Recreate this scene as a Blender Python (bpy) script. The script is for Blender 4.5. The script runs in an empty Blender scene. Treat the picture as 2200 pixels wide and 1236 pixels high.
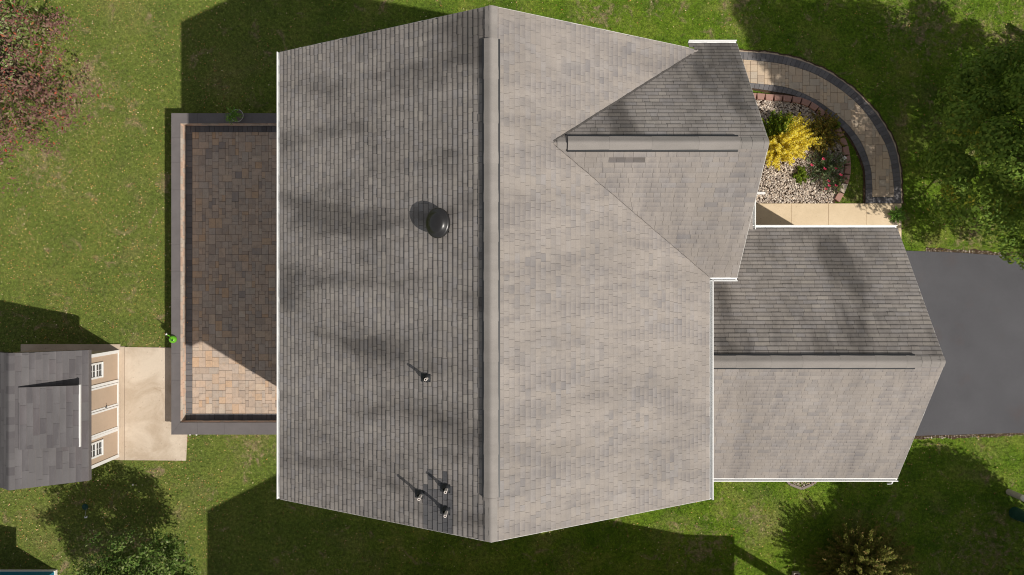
import bpy, math, random
import numpy as np
from mathutils import Vector
random.seed(7); rng = np.random.default_rng(11)
sc = bpy.context.scene; C = sc.collection
# ---------------------------------------------------------------- camera, sky, sun, exposure
H = 27.0; F = 1650.0; NX, NY = 1104.0, 611.0
cd = bpy.data.cameras.new('camera'); cam = bpy.data.objects.new('camera', cd); C.objects.link(cam)
cam.location = (0, 0, H); cd.sensor_width = 36; cd.lens = 36*F/2200; cd.clip_end = 2000
cd.shift_x = -4/2200; cd.shift_y = -7/2200
sc.camera = cam
w = bpy.data.worlds.new('World'); sc.world = w; w.use_nodes = True
nt = w.node_tree; bg = nt.nodes['Background']; sky = nt.nodes.new('ShaderNodeTexSky')
sky.sky_type = 'NISHITA'; sky.sun_disc = False
sky.sun_elevation = math.radians(49.2); sky.sun_rotation = math.radians(120.9)
hs_ = nt.nodes.new('ShaderNodeHueSaturation'); hs_.inputs['Saturation'].default_value = .22   # hazy bright autumn sky
nt.links.new(sky.outputs[0], hs_.inputs['Color']); nt.links.new(hs_.outputs[0], bg.inputs[0]); bg.inputs[1].default_value = 0.08
sd = bpy.data.lights.new('sun', 'SUN'); sun = bpy.data.objects.new('sun', sd); C.objects.link(sun)
sd.energy = 3.9; sd.angle = math.radians(0.55); sd.color = (1.0, 0.945, 0.86)
sun.rotation_euler = Vector((-.741, .4435, -1)).to_track_quat('-Z', 'Y').to_euler(); sun.location = (15, -9, 30)
vs = sc.view_settings; vs.view_transform = 'Standard'; vs.look = 'None'; vs.gamma = 1; vs.exposure = 0.15
vs.use_curve_mapping = False
sc.cycles.pixel_filter_type = 'BLACKMAN_HARRIS'; sc.cycles.filter_width = 1.05

def P(px, py, z=0.0):            # real-world point (metres) of a surveyed photo point at height z
    return Vector(((px-NX)*(H-z)/F, -(py-NY)*(H-z)/F, z))
# ---------------------------------------------------------------- object helpers
ORG = {}
def tag(o, label=None, cat=None, group=None, kind=None):
    if label: o['label'] = label
    if cat: o['category'] = cat
    if group: o['group'] = group
    if kind: o['kind'] = kind
    return o
def empty(name, loc, label, cat, group=None):
    o = bpy.data.objects.new(name, None); C.objects.link(o); o.location = loc; o.empty_display_size = .3
    ORG[o] = Vector(loc); return tag(o, label, cat, group)
class MB:
    def __init__(s): s.v = []; s.f = []; s.m = []; s.sm = []; s.a = {}
    def poly(s, pts, faces, m=0, sm=False):
        b = len(s.v); s.v += [tuple(p) for p in pts]
        for f in faces: s.f.append([b+i for i in f]); s.m.append(m); s.sm.append(sm)
    def box(s, x0, y0, z0, x1, y1, z1, m=0):
        if x0 > x1: x0, x1 = x1, x0
        if y0 > y1: y0, y1 = y1, y0
        if z0 > z1: z0, z1 = z1, z0
        p = [(x0,y0,z0),(x1,y0,z0),(x1,y1,z0),(x0,y1,z0),(x0,y0,z1),(x1,y0,z1),(x1,y1,z1),(x0,y1,z1)]
        s.poly(p, [(0,3,2,1),(4,5,6,7),(0,1,5,4),(1,2,6,5),(2,3,7,6),(3,0,4,7)], m)
    def obox(s, c, ax, ay, hx, hy, z0, z1, m=0, ch=0.0):   # oriented box, optional chamfered top
        c = Vector(c); ax = Vector(ax); ay = Vector(ay); pts = []
        for (k, z) in ((0, z0), (0, z1-ch), (ch, z1)):
            for sx, sy in ((-1,-1),(1,-1),(1,1),(-1,1)):
                q = c + ax*sx*(hx-k) + ay*sy*(hy-k); pts.append((q.x, q.y, z))
        fs = [(8,9,10,11)]
        for L in (0, 4):
            for i in range(4): j = (i+1) % 4; fs.append((L+i, L+j, L+4+j, L+4+i))
        fs.append((3,2,1,0)); s.poly(pts, fs, m)
    def prism(s, poly, a0, a1, axis, m=0):        # polygon extruded along axis: 'x' (poly=yz) 'y' (poly=xz) 'z'
        def mk(p, a): return {'x': (a,p[0],p[1]), 'y': (p[0],a,p[1]), 'z': (p[0],p[1],a)}[axis]
        n = len(poly); pts = [mk(p, a0) for p in poly]+[mk(p, a1) for p in poly]
        fs = [tuple(range(n))[::-1], tuple(range(n, 2*n))]+[(i, (i+1) % n, n+(i+1) % n, n+i) for i in range(n)]
        s.poly(pts, fs, m)
    def tube(s, pts, rads, n=8, m=0, cap=True, sm=True):
        pts = [Vector(p) for p in pts]; rings = []
        if not hasattr(rads, '__len__'): rads = [rads]*len(pts)
        for i, p in enumerate(pts):
            d = (pts[min(i+1, len(pts)-1)]-pts[max(i-1, 0)]).normalized()
            a = d.cross(Vector((0,0,1))); a = Vector((1,0,0)) if a.length < 1e-3 else a.normalized(); b = d.cross(a).normalized()
            rings.append([p+(a*math.cos(2*math.pi*k/n)+b*math.sin(2*math.pi*k/n))*rads[i] for k in range(n)])
        v = [q for r in rings for q in r]; fs = []
        for i in range(len(pts)-1):
            for k in range(n): fs.append((i*n+k, i*n+(k+1) % n, (i+1)*n+(k+1) % n, (i+1)*n+k))
        s.poly(v, fs, m, sm)
        if cap: s.poly(rings[0], [tuple(range(n))], m); s.poly(rings[-1], [tuple(range(n))], m)
    def lathe(s, c, prof, n=20, m=0, ax=Vector((0,0,1)), sx=1.0, sm=True):
        c = Vector(c); ax = Vector(ax).normalized(); a = ax.cross(Vector((0,1,0))).normalized(); b = ax.cross(a)
        v = [c+ax*z+(a*math.cos(2*math.pi*k/n)*sx+b*math.sin(2*math.pi*k/n))*r for r, z in prof for k in range(n)]
        fs = [(i*n+k, i*n+(k+1) % n, (i+1)*n+(k+1) % n, (i+1)*n+k) for i in range(len(prof)-1) for k in range(n)]
        s.poly(v, fs, m, sm)
    def build(s, name, mats, parent=None, loc=None):
        if not isinstance(mats, (list, tuple)): mats = [mats]
        me = bpy.data.meshes.new(name); o = bpy.data.objects.new(name, me); C.objects.link(o)
        if parent is not None: org = ORG[parent]; o.parent = parent
        else: org = Vector(loc) if loc is not None else Vector((0,0,0)); o.location = org
        ORG[o] = Vector(org)
        v = np.array(s.v, dtype=float)-np.array(org)
        me.from_pydata(v.tolist(), [], s.f)
        for mm in mats: me.materials.append(mm)
        me.polygons.foreach_set('material_index', s.m); me.polygons.foreach_set('use_smooth', s.sm)
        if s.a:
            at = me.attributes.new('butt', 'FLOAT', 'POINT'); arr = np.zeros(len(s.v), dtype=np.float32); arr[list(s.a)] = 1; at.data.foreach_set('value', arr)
        me.update()
        return o
def raw(name, V, Fq, mats, parent=None, loc=(0,0,0), midx=None):   # numpy quads/tris -> object
    me = bpy.data.meshes.new(name); o = bpy.data.objects.new(name, me); C.objects.link(o)
    if parent is not None: org = ORG[parent]; o.parent = parent
    else: org = Vector(loc); o.location = org
    ORG[o] = Vector(org); V = V-np.array(org); k = Fq.shape[1]
    me.vertices.add(len(V)); me.vertices.foreach_set('co', V.astype(np.float32).ravel())
    me.loops.add(Fq.size); me.loops.foreach_set('vertex_index', Fq.astype(np.int32).ravel())
    me.polygons.add(len(Fq)); me.polygons.foreach_set('loop_start', np.arange(0, Fq.size, k, dtype=np.int32))
    if not isinstance(mats, (list, tuple)): mats = [mats]
    for mm in mats: me.materials.append(mm)
    if midx is not None: me.polygons.foreach_set('material_index', midx.astype(np.int32))
    me.update(calc_edges=True); me.validate(); return o
# ---------------------------------------------------------------- materials
class NT:
    def __init__(s, name, rough=.8, spec=.3):
        s.mat = bpy.data.materials.new(name); s.mat.use_nodes = True; s.t = s.mat.node_tree
        s.b = s.t.nodes['Principled BSDF']; s.b.inputs['Roughness'].default_value = rough
        s.b.inputs['Specular IOR Level'].default_value = spec; s.g = s.n('ShaderNodeNewGeometry')
    def n(s, k, **kw):
        x = s.t.nodes.new(k)
        for a, b in kw.items(): setattr(x, a, b)
        return x
    def l(s, a, b): s.t.links.new(a, b)
    def pos(s, sc3=(1,1,1)):
        m = s.n('ShaderNodeMapping'); m.inputs['Scale'].default_value = sc3; s.l(s.g.outputs['Position'], m.inputs['Vector']); return m.outputs[0]
    def noise(s, scale, det=3, rough=.55, sc3=None, dist=0):
        x = s.n('ShaderNodeTexNoise'); x.inputs['Scale'].default_value = scale; x.inputs['Detail'].default_value = det
        x.inputs['Roughness'].default_value = rough; x.inputs['Distortion'].default_value = dist
        s.l(s.pos(sc3) if sc3 else s.g.outputs['Position'], x.inputs['Vector']); return x.outputs['Fac']
    def ramp(s, fac, stops, interp='LINEAR'):
        r = s.n('ShaderNodeValToRGB'); e = r.color_ramp; e.interpolation = interp
        while len(e.elements) < len(stops): e.elements.new(.5)
        for i, (p, c) in enumerate(stops):
            e.elements[i].position = p; c = (c,)*3 if not hasattr(c, '__len__') else c; e.elements[i].color = (*c, 1)
        s.l(fac, r.inputs[0]); return r.outputs[0]
    def mix(s, fac, a, b, mode='MIX'):
        m = s.n('ShaderNodeMix', data_type='RGBA', blend_type=mode)
        for v, k in ((fac, 0), (a, 6), (b, 7)):
            if hasattr(v, 'links'): s.l(v, m.inputs[k])
            elif k == 0: m.inputs[0].default_value = v
            else: m.inputs[k].default_value = (*((v,)*3 if not hasattr(v, '__len__') else v), 1)
        return m.outputs[2]
    def rnd(s): return s.g.outputs['Random Per Island']
    def bump(s, h, st=.3, d=.01):
        x = s.n('ShaderNodeBump'); x.inputs['Strength'].default_value = st; x.inputs['Distance'].default_value = d
        s.l(h, x.inputs['Height']); s.l(x.outputs[0], s.b.inputs['Normal'])
    def out(s, c):
        if hasattr(c, 'links'): s.l(c, s.b.inputs['Base Color'])
        else: s.b.inputs['Base Color'].default_value = (*c, 1)
        return s.mat
def simple(name, col, rough=.7, var=.12, scale=6, spec=.3, bump=0, metal=0):
    t = NT(name, rough, spec); t.b.inputs['Metallic'].default_value = metal
    f = t.noise(scale, 5, .6); c = t.mix(1.0, col, t.ramp(f, [(.25, 1-var), (.75, 1+var)]), 'MULTIPLY')
    if bump: t.bump(t.noise(scale*12, 3), bump, .01)
    return t.out(c)
def shingle_mat(name, cols, stain, along, seed=0.0, spread=1.0):
    t = NT(name, .95, .15)
    c = t.ramp(t.rnd(), cols)
    if stain < .2 and name.startswith('weathered'):      # worn tabs only show in clusters
        c = t.mix(t.ramp(t.noise(.8, 4, .6), [(.42, .15), (.6, 1)]), t.mix(1.0, (.288,.256,.232), t.ramp(t.rnd(), [(0, .96), (1, 1.04)]), 'MULTIPLY'), c)
    at = t.n('ShaderNodeAttribute', attribute_name='butt'); bt = at.outputs['Fac']     # lower edge of the tabs: clustered grime, plus painted course shadow lines
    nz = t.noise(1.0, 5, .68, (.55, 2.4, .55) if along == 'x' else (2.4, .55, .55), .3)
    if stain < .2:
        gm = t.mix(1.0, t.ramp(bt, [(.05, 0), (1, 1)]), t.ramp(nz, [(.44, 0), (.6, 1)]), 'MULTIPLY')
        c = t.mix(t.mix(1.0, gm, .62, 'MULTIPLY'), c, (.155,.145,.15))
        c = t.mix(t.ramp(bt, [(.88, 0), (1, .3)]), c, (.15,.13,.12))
    else: c = t.mix(t.ramp(bt, [(.8, 0), (.9, .5)]), c, (.05,.045,.042)) if name.startswith('weathered') else c  # shadow line under each course, painted into the west and north shingles
    sc3 = (.34, 1.05, .34) if along == 'x' else (1.05, .34, .34)
    m = t.n('ShaderNodeMapping'); m.inputs['Scale'].default_value = sc3; m.inputs['Location'].default_value = (seed, seed*.7, seed)
    t.l(t.g.outputs['Position'], m.inputs['Vector'])
    x = t.n('ShaderNodeTexNoise'); x.inputs['Scale'].default_value = .95*spread; x.inputs['Detail'].default_value = 4; x.inputs['Roughness'].default_value = .52
    t.l(m.outputs[0], x.inputs['Vector'])
    c = t.mix(1.0, c, t.ramp(x.outputs[0], [(.36, 1-stain), (.5, .97), (.68, 1+stain*.45)]), 'MULTIPLY')
    x2 = t.noise(5.5, 3, .6, (1, .45, 1) if along == 'y' else (.45, 1, 1))
    c = t.mix(1.0, c, t.ramp(x2, [(.3, 1-stain*.28), (.55, 1.03)]), 'MULTIPLY')
    c = t.mix(1.0, c, t.ramp(t.noise(160, 2, .7), [(.3, .84), (.7, 1.16)]), 'MULTIPLY')
    t.bump(t.noise(220, 2), .35, .004)
    return t.out(c)
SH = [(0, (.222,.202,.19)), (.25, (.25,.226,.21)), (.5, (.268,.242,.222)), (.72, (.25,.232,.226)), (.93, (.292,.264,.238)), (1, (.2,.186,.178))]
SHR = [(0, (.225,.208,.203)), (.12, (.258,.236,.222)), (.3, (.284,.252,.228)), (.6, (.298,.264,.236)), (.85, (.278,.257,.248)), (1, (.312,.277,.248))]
M = {}
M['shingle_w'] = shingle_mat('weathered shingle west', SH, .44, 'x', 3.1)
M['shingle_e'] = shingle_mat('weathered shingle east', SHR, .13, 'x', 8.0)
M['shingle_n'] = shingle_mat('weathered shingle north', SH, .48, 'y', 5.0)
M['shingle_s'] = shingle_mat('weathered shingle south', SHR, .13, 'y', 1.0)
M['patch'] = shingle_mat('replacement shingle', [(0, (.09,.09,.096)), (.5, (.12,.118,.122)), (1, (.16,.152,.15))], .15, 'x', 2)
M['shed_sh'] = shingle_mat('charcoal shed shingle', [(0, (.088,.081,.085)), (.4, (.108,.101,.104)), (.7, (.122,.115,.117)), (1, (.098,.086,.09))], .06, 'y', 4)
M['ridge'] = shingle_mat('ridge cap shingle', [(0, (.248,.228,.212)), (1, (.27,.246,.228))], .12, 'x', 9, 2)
M['black'] = simple('black vent plastic', (.016,.017,.019), .45, .1, 9, .5)
M['white'] = simple('white painted metal', (.78,.78,.77), .45, .05, 3, .4)
M['deck'] = simple('roof sheathing', (.05,.045,.042), .9)
M['dome'] = simple('dark bronze vent dome', (.02,.019,.019), .33, .12, 7, .55)
M['dark'] = simple('dark flashing rubber', (.028,.03,.033), .5, .2, 20)
M['pvc'] = simple('white pvc pipe', (.66,.6,.55), .5, .12, 30)
M['glass'] = simple('window glass', (.02,.028,.035), .06, .1, 2, .8)
M['slab'] = simple('grey coping stone', (.142,.128,.128), .85, .1, 3.0, .2, .2)
M['trunk'] = simple('tree bark', (.1,.075,.055), .95, .35, 14, .1, .6)
M['twig'] = simple('reddish twig bark', (.11,.07,.06), .95, .3, 14, .1)
M['metal'] = simple('brushed metal', (.42,.42,.43), .45, .2, 20, .5, 0, .3)
M['green_pl'] = simple('lime green plastic', (.13,.42,.02), .35, .1, 20, .5)
M['util_gr'] = simple('dark green utility plastic', (.012,.055,.04), .5, .15, 9)
M['util_gr2'] = simple('pale green utility plastic', (.15,.3,.24), .5, .15, 9)
M['post_gr'] = simple('weathered beige plastic', (.42,.38,.33), .6, .12, 9)
M['post_cap'] = simple('pale plastic cap', (.78,.74,.68), .5, .05, 9)
M['post_br'] = simple('grey brown plastic', (.2,.16,.14), .6, .12, 9)
M['blue'] = simple('teal blue painted siding', (.012,.17,.27), .6, .12, 2)
M['soil'] = simple('brown soil', (.075,.048,.032), .95, .4, 12, .1, .6)
M['sand'] = simple('bedding sand', (.42,.33,.25), .95, .25, 18, .1, .5)
M['copper'] = simple('rusty brown wood', (.1,.045,.03), .8, .2, 9)
def siding(name, col, sp):
    t = NT(name, .6, .3); m = t.n('ShaderNodeTexWave', wave_type='BANDS', bands_direction='Z', wave_profile='SAW'); m.inputs['Scale'].default_value = 1/sp/6.283*1.0
    t.l(t.g.outputs['Position'], m.inputs['Vector']); t.bump(m.outputs['Fac'], .6, .012)
    return t.out(t.mix(1.0, col, t.ramp(t.noise(1.2, 4), [(.3, .94), (.7, 1.05)]), 'MULTIPLY'))
M['trim'] = simple('off white painted wood', (.55,.53,.5), .6, .08, 3)
M['valley'] = simple('weathered valley', (.085,.077,.072), .9, .3, 9)
M['siding'] = siding('beige lap siding', (.46,.39,.31), .11)
M['shed_wall'] = siding('tan shed siding', (.50,.385,.29), .2)
def concrete(name, a, b, stain):
    t = NT(name, .9, .2); c = t.mix(t.ramp(t.noise(.9, 6, .65, dist=.6), [(.38, 0), (.62, 1)]), a, b)
    c = t.mix(t.ramp(t.noise(2.6, 6, .7, dist=1.2), [(.6, 0), (.74, .7)]), c, stain)
    c = t.mix(1.0, c, t.ramp(t.noise(60, 3, .7), [(.28, .82), (.5, 1), (.8, 1.08)]), 'MULTIPLY')
    sp = t.n('ShaderNodeTexVoronoi'); sp.inputs['Scale'].default_value = 5.5; sp.inputs['Randomness'].default_value = 1
    t.l(t.g.outputs['Position'], sp.inputs['Vector'])
    c = t.mix(t.ramp(sp.outputs['Distance'], [(.03, .75), (.09, 0)]), c, (.15,.1,.07))
    t.bump(t.noise(120, 3), .3, .004); return t.out(c)
M['pad'] = concrete('stained concrete pad', (.46,.37,.28), (.6,.51,.41), (.38,.285,.2))
M['apron'] = concrete('clean concrete', (.46,.37,.28), (.54,.44,.34), (.42,.33,.25))
M['walk'] = concrete('broom finished walk', (.62,.49,.33), (.7,.56,.39), (.57,.45,.3))
t = NT('asphalt', .88, .25)
c = t.mix(t.ramp(t.noise(.6, 5, .6), [(.3, 0), (.7, 1)]), (.074,.073,.08), (.092,.091,.099)); c = t.mix(t.ramp(t.noise(.8, 3, .5), [(.58, 0), (.72, .4)]), c, (.09,.068,.066))
c = t.mix(1.0, c, t.ramp(t.noise(110, 3, .8), [(.25, .6), (.5, 1), (.8, 1.5)]), 'MULTIPLY'); t.bump(t.noise(150, 3), .5, .006); M['asphalt'] = t.out(c)
def paver_mat(name, stops, blot):
    t = NT(name, .9, .2); c = t.ramp(t.rnd(), stops)
    c = t.mix(t.ramp(t.noise(7, 4, .6), [(.45, 0), (.68, blot)]), c, (.2,.175,.16)); c = t.mix(t.ramp(t.noise(4.6, 4, .6), [(.52, 0), (.7, blot)]), c, (.45,.3,.19))
    c = t.mix(1.0, c, t.ramp(t.noise(90, 3, .7), [(.3, .85), (.7, 1.13)]), 'MULTIPLY'); t.bump(t.noise(100, 3), .3, .005); return t.out(c)
M['paver'] = paver_mat('blended tan pavers', [(0, (.38,.3,.245)), (.2, (.5,.385,.3)), (.4, (.43,.355,.295)), (.55, (.55,.41,.31)), (.7, (.46,.38,.32)), (.85, (.55,.37,.24)), (.93, (.55,.45,.36)), (1, (.3,.25,.225))], .3)
M['paver_path'] = paver_mat('blended sand pavers', [(0, (.42,.33,.25)), (.25, (.54,.42,.3)), (.5, (.46,.39,.31)), (.75, (.56,.43,.3)), (1, (.47,.37,.28))], .16)
M['charcoal'] = paver_mat('charcoal pavers', [(0, (.11,.105,.11)), (.5, (.14,.134,.14)), (1, (.165,.157,.16))], .05)
M['redblock'] = paver_mat('red brown block', [(0, (.28,.15,.12)), (.5, (.36,.2,.16)), (1, (.33,.22,.19))], .1)
M['wallblock'] = paver_mat('tan wall block', [(0, (.6,.43,.33)), (.4, (.72,.52,.4)), (.7, (.62,.54,.46)), (1, (.5,.42,.36))], .12)
t = NT('pebble', .7, .35); c = t.ramp(t.rnd(), [(0, (.16,.12,.1)), (.2, (.36,.29,.24)), (.45, (.6,.5,.4)), (.65, (.36,.3,.26)), (.85, (.78,.7,.6)), (1, (.5,.36,.25))]); M['pebble'] = t.out(c)
def lawn_mat(name, blades):
    t = NT(name, .9 if not blades else .65, .15)
    c = t.ramp(t.noise(.85, 6, .66), [(.3, (.06,.125,.007)), (.5, (.118,.195,.014)), (.7, (.195,.24,.036))])
    sx = t.n('ShaderNodeSeparateXYZ'); t.l(t.g.outputs['Position'], sx.inputs[0]); mr = t.n('ShaderNodeMapRange')      # rear lawn is drier
    mr.inputs[1].default_value = 2; mr.inputs[2].default_value = -12; mr.inputs[3].default_value = .0; mr.inputs[4].default_value = .5; t.l(sx.outputs[0], mr.inputs[0])
    c = t.mix(mr.outputs[0], c, (.16,.165,.055))
    d = t.ramp(t.noise(.45, 7, .72, dist=.5), [(.52, 0), (.72, .65)]); c = t.mix(d, c, (.23,.21,.08))
    e = t.ramp(t.noise(1.3, 6, .72, dist=.8), [(.57, 0), (.7, .85)]); c = t.mix(e, c, (.31,.225,.14))
    f = t.ramp(t.noise(2.6, 5, .7, dist=.5), [(.6, 0), (.72, .6)]); c = t.mix(f, c, (.16,.115,.06))
    acc = None
    for wx, wy, wr in ((14.4, 9.2, 2.6), (17.2, 8.6, 2.0), (3.1, 9.4, 1.3), (8.0, 10.0, 1.5), (-16.6, 4.2, 1.8), (-15.2, 6.8, 2.6), (8.4, -8.3, 1.2), (16.6, -9.4, 2.4), (-9.2, -5.5, 1.5), (-14.8, -9.3, 1.6), (6.6, -9.3, 1.6), (16.2, 1.8, 1.6)):     # worn spots
        vd = t.n('ShaderNodeVectorMath', operation='DISTANCE'); t.l(t.g.outputs['Position'], vd.inputs[0]); vd.inputs[1].default_value = (wx, wy, 0)
        mp = t.n('ShaderNodeMapRange'); mp.inputs[1].default_value = wr; mp.inputs[2].default_value = 0; t.l(vd.outputs['Value'], mp.inputs[0])
        if acc is None: acc = mp.outputs[0]
        else: mx = t.n('ShaderNodeMath', operation='MAXIMUM'); t.l(acc, mx.inputs[0]); t.l(mp.outputs[0], mx.inputs[1]); acc = mx.outputs[0]
    ad = t.n('ShaderNodeMath', operation='ADD'); t.l(t.noise(3.6, 7, .8, dist=.4), ad.inputs[0]); ml = t.n('ShaderNodeMath', operation='MULTIPLY'); t.l(acc, ml.inputs[0]); ml.inputs[1].default_value = .17; t.l(ml.outputs[0], ad.inputs[1])
    c = t.mix(t.ramp(ad.outputs[0], [(.6, 0), (.74, .8)]), c, (.3,.225,.135))
    c = t.mix(1.0, c, t.ramp(t.noise(9, 5, .8), [(.32, .5), (.5, .97), (.68, 1.55)]), 'MULTIPLY')
    if blades: c = t.mix(1.0, c, t.ramp(t.rnd(), [(0, (.45,.55,.5)), (.5, (1.0,1.03,1)), (.82, (1.5,1.4,1.3)), (.9, (2.0,1.3,1.6)), (1, (2.6,2.1,3.0))]), 'MULTIPLY')
    else:
        c = t.mix(1.0, c, t.ramp(t.noise(38, 4, .8), [(.32, .3), (.5, .9), (.7, 1.6)]), 'MULTIPLY'); t.bump(t.noise(45, 3), .8, .03)
    return t.out(c)
M['lawn'] = lawn_mat('lawn ground', False); M['blades'] = lawn_mat('grass blades', True)
def leaf_mat(name, stops, trans=.25):
    t = NT(name, .6, .15); c = t.ramp(t.rnd(), stops, 'CONSTANT' if len(stops) > 7 else 'LINEAR'); t.l(c, t.b.inputs['Base Color'])
    tr = t.n('ShaderNodeBsdfTranslucent'); t.l(c, tr.inputs[0]); mx = t.n('ShaderNodeMixShader'); mx.inputs[0].default_value = trans
    o = t.t.nodes['Material Output']; t.l(t.b.outputs[0], mx.inputs[1]); t.l(tr.outputs[0], mx.inputs[2]); t.l(mx.outputs[0], o.inputs[0]); return t.mat
M['maple'] = leaf_mat('maple leaves', [(0, (.1,.17,.025)), (.5, (.155,.25,.035)), (.88, (.23,.32,.05)), (.97, (.2,.24,.03)), (1, (.3,.28,.04))])
M['maple_y'] = leaf_mat('turning maple leaves', [(0, (.1,.16,.015)), (.6, (.2,.24,.025)), (1, (.42,.36,.04))])
M['crab'] = leaf_mat('crabapple leaves', [(0, (.14,.22,.04)), (.35, (.26,.34,.1)), (.7, (.36,.42,.2)), (.8, (.3,.28,.16)), (.93, (.28,.14,.12)), (.97, (.5,.05,.04)), (1, (.5,.2,.1))])
M['crab_b'] = leaf_mat('mauve brown crabapple leaves', [(0, (.16,.08,.065)), (.5, (.24,.12,.1)), (.85, (.28,.2,.14)), (.93, (.2,.22,.08)), (1, (.45,.06,.04))])
M['leafy'] = leaf_mat('bushy green leaves', [(0, (.06,.12,.02)), (.55, (.12,.19,.035)), (.85, (.2,.26,.07)), (1, (.3,.34,.15))])
M['gold'] = leaf_mat('golden cypress foliage', [(0, (.72,.58,.03)), (.35, (.88,.72,.05)), (.75, (.95,.82,.13)), (1, (.97,.9,.35))], .45)
M['gold_g'] = leaf_mat('green cypress foliage', [(0, (.05,.11,.01)), (.5, (.12,.2,.01)), (1, (.28,.3,.02))])
M['rust'] = leaf_mat('rusty shrub foliage', [(0, (.09,.13,.02)), (.4, (.17,.17,.025)), (.7, (.3,.16,.03)), (1, (.45,.36,.06))])
M['rose'] = leaf_mat('rose leaves', [(0, (.09,.15,.04)), (.5, (.17,.25,.1)), (.85, (.32,.38,.22)), (1, (.36,.12,.09))])
M['petal'] = leaf_mat('pink rose petals', [(0, (.75,.03,.12)), (1, (.9,.12,.22))], .2)
M['lime'] = leaf_mat('bright green shrub foliage', [(0, (.1,.17,.01)), (.6, (.17,.25,.02)), (1, (.28,.34,.04))])
M['fern'] = leaf_mat('fern fronds', [(0, (.1,.22,.03)), (.6, (.17,.33,.05)), (1, (.34,.5,.1))])
M['conifer'] = leaf_mat('olive evergreen foliage', [(0, (.13,.14,.025)), (.5, (.18,.2,.035)), (.8, (.25,.25,.05)), (1, (.4,.24,.1))])
M['litter'] = leaf_mat('fallen leaves', [(0, (.3,.11,.05)), (.3, (.45,.22,.1)), (.55, (.6,.42,.22)), (.75, (.65,.3,.06)), (.93, (.85,.75,.5)), (1, (.4,.1,.05))], .1)
# ---------------------------------------------------------------- setting: ground, drive, pads, paths
def sheet(name, poly, z, mat, thick=0.0, label=None, kind='structure', base=-.05):
    b = MB(); b.prism([(p[0], p[1]) for p in poly], base if thick == 0 else z-thick, z, 'z')
    o = b.build(name, mat); tag(o, label, None, None, kind); return o
b = MB(); n = 40
gx = [-600,-200,-80]+[-40+i*4 for i in range(21)]+[80,200,600]
g = [(x, y, 0) for y in gx for x in gx]; k = len(gx)
b.poly(g, [(j*k+i, j*k+i+1, (j+1)*k+i+1, (j+1)*k+i) for j in range(k-1) for i in range(k-1)])
tag(b.build('lawn', M['lawn']), 'mown green lawn with dry tan patches around the house', kind='structure')
def pp(pts, z=0): return [tuple(P(x, y, z))[:2] for x, y in pts]
drive = pp([(1772,534),(1950,539),(2060,543),(2205,553),(3600,640),(3600,905),(2205,930),(2060,934),(1960,937),(1772,938)], .03)
sheet('driveway', drive, .03, M['asphalt'], label='dark asphalt driveway in front of the garage')
pad = pp([(268,746),(402,748),(402,935),(399,990),(268,989)], .04); sheet('concrete_pad', pad, .04, M['pad'], label='stained concrete pad between shed and patio wall')
apron = pp([(257.5,745),(267,745),(267,989),(257.5,989)], .05); sheet('concrete_apron', apron, .05, M['apron'], label='narrow pale concrete apron at the foot of the shed front')
walkx = [5.3, 7.0]+[P(x, 0, .06).x for x in (1700, 1780, 1861, 1937)]
yw0, yw1 = 1.46, P(0, 437.5, .06).y
b = MB()
for i in range(5): b.box(walkx[i]+.006, yw0, -.05, walkx[i+1]-.006, yw1, .06)
b.box(walkx[0], yw0, -.05, walkx[-1], yw1-.01, .045)
b.box(P(1921,0,.05).x, 1.1, -.05, P(1936,0,.05).x, yw0, .05)
tag(b.build('front_walk', M['walk']), 'pale concrete front walk with control joints', kind='structure')
walk_poly = [(5.3,1.1),(walkx[-1],1.1),(walkx[-1],yw1),(5.3,yw1)]
def catmull(pts, step=.04):
    pts = [np.array(p, float) for p in pts]; pts = [2*pts[0]-pts[1]]+pts+[2*pts[-1]-pts[-2]]; out = []
    for i in range(1, len(pts)-2):
        a, b_, c_, d = pts[i-1:i+3]; nn = max(2, int(np.linalg.norm(c_-b_)/step))
        for j in range(nn):
            t = j/nn; out.append(.5*((2*b_)+(-a+c_)*t+(2*a-5*b_+4*c_-d)*t*t+(-a+3*b_-3*c_+d)*t**3))
    out.append(pts[-2]); return np.array(out)
ZP = .06
cv = lambda L: catmull(pp(L, ZP))
oo = cv([(1560,110),(1590,111),(1653,116),(1701,125),(1746,140),(1791,162),(1835,194),(1872,231),(1902,272),(1924.6,320),(1934,376),(1936.5,437)])
oi = cv([(1560,127),(1593,128),(1672,136),(1724,149),(1768,168),(1813,198),(1850,231),(1880,272),(1906,320),(1918,376),(1921,437)])
io = cv([(1560,175),(1608,178),(1671.6,184.6),(1709,194),(1746,210.7),(1783,235),(1820,266.5),(1850,305.5),(1869,354),(1874,395),(1874,437)])
ii = cv([(1560,186),(1618,190),(1668,198),(1705,205),(1746,224),(1783,250),(1817,283),(1839,317),(1856,358),(1859.5,395),(1859.5,437)])
def clip_half(poly, p, nrm):     # keep side dot(x-p, n) <= 0
    out = []
    for i in range(len(poly)):
        a, b_ = poly[i], poly[(i+1) % len(poly)]; da, db = np.dot(a-p, nrm), np.dot(b_-p, nrm)
        if da <= 0: out.append(a)
        if (da < 0) != (db < 0) and abs(da-db) > 1e-9: out.append(a+(b_-a)*da/(da-db))
    return out
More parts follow.
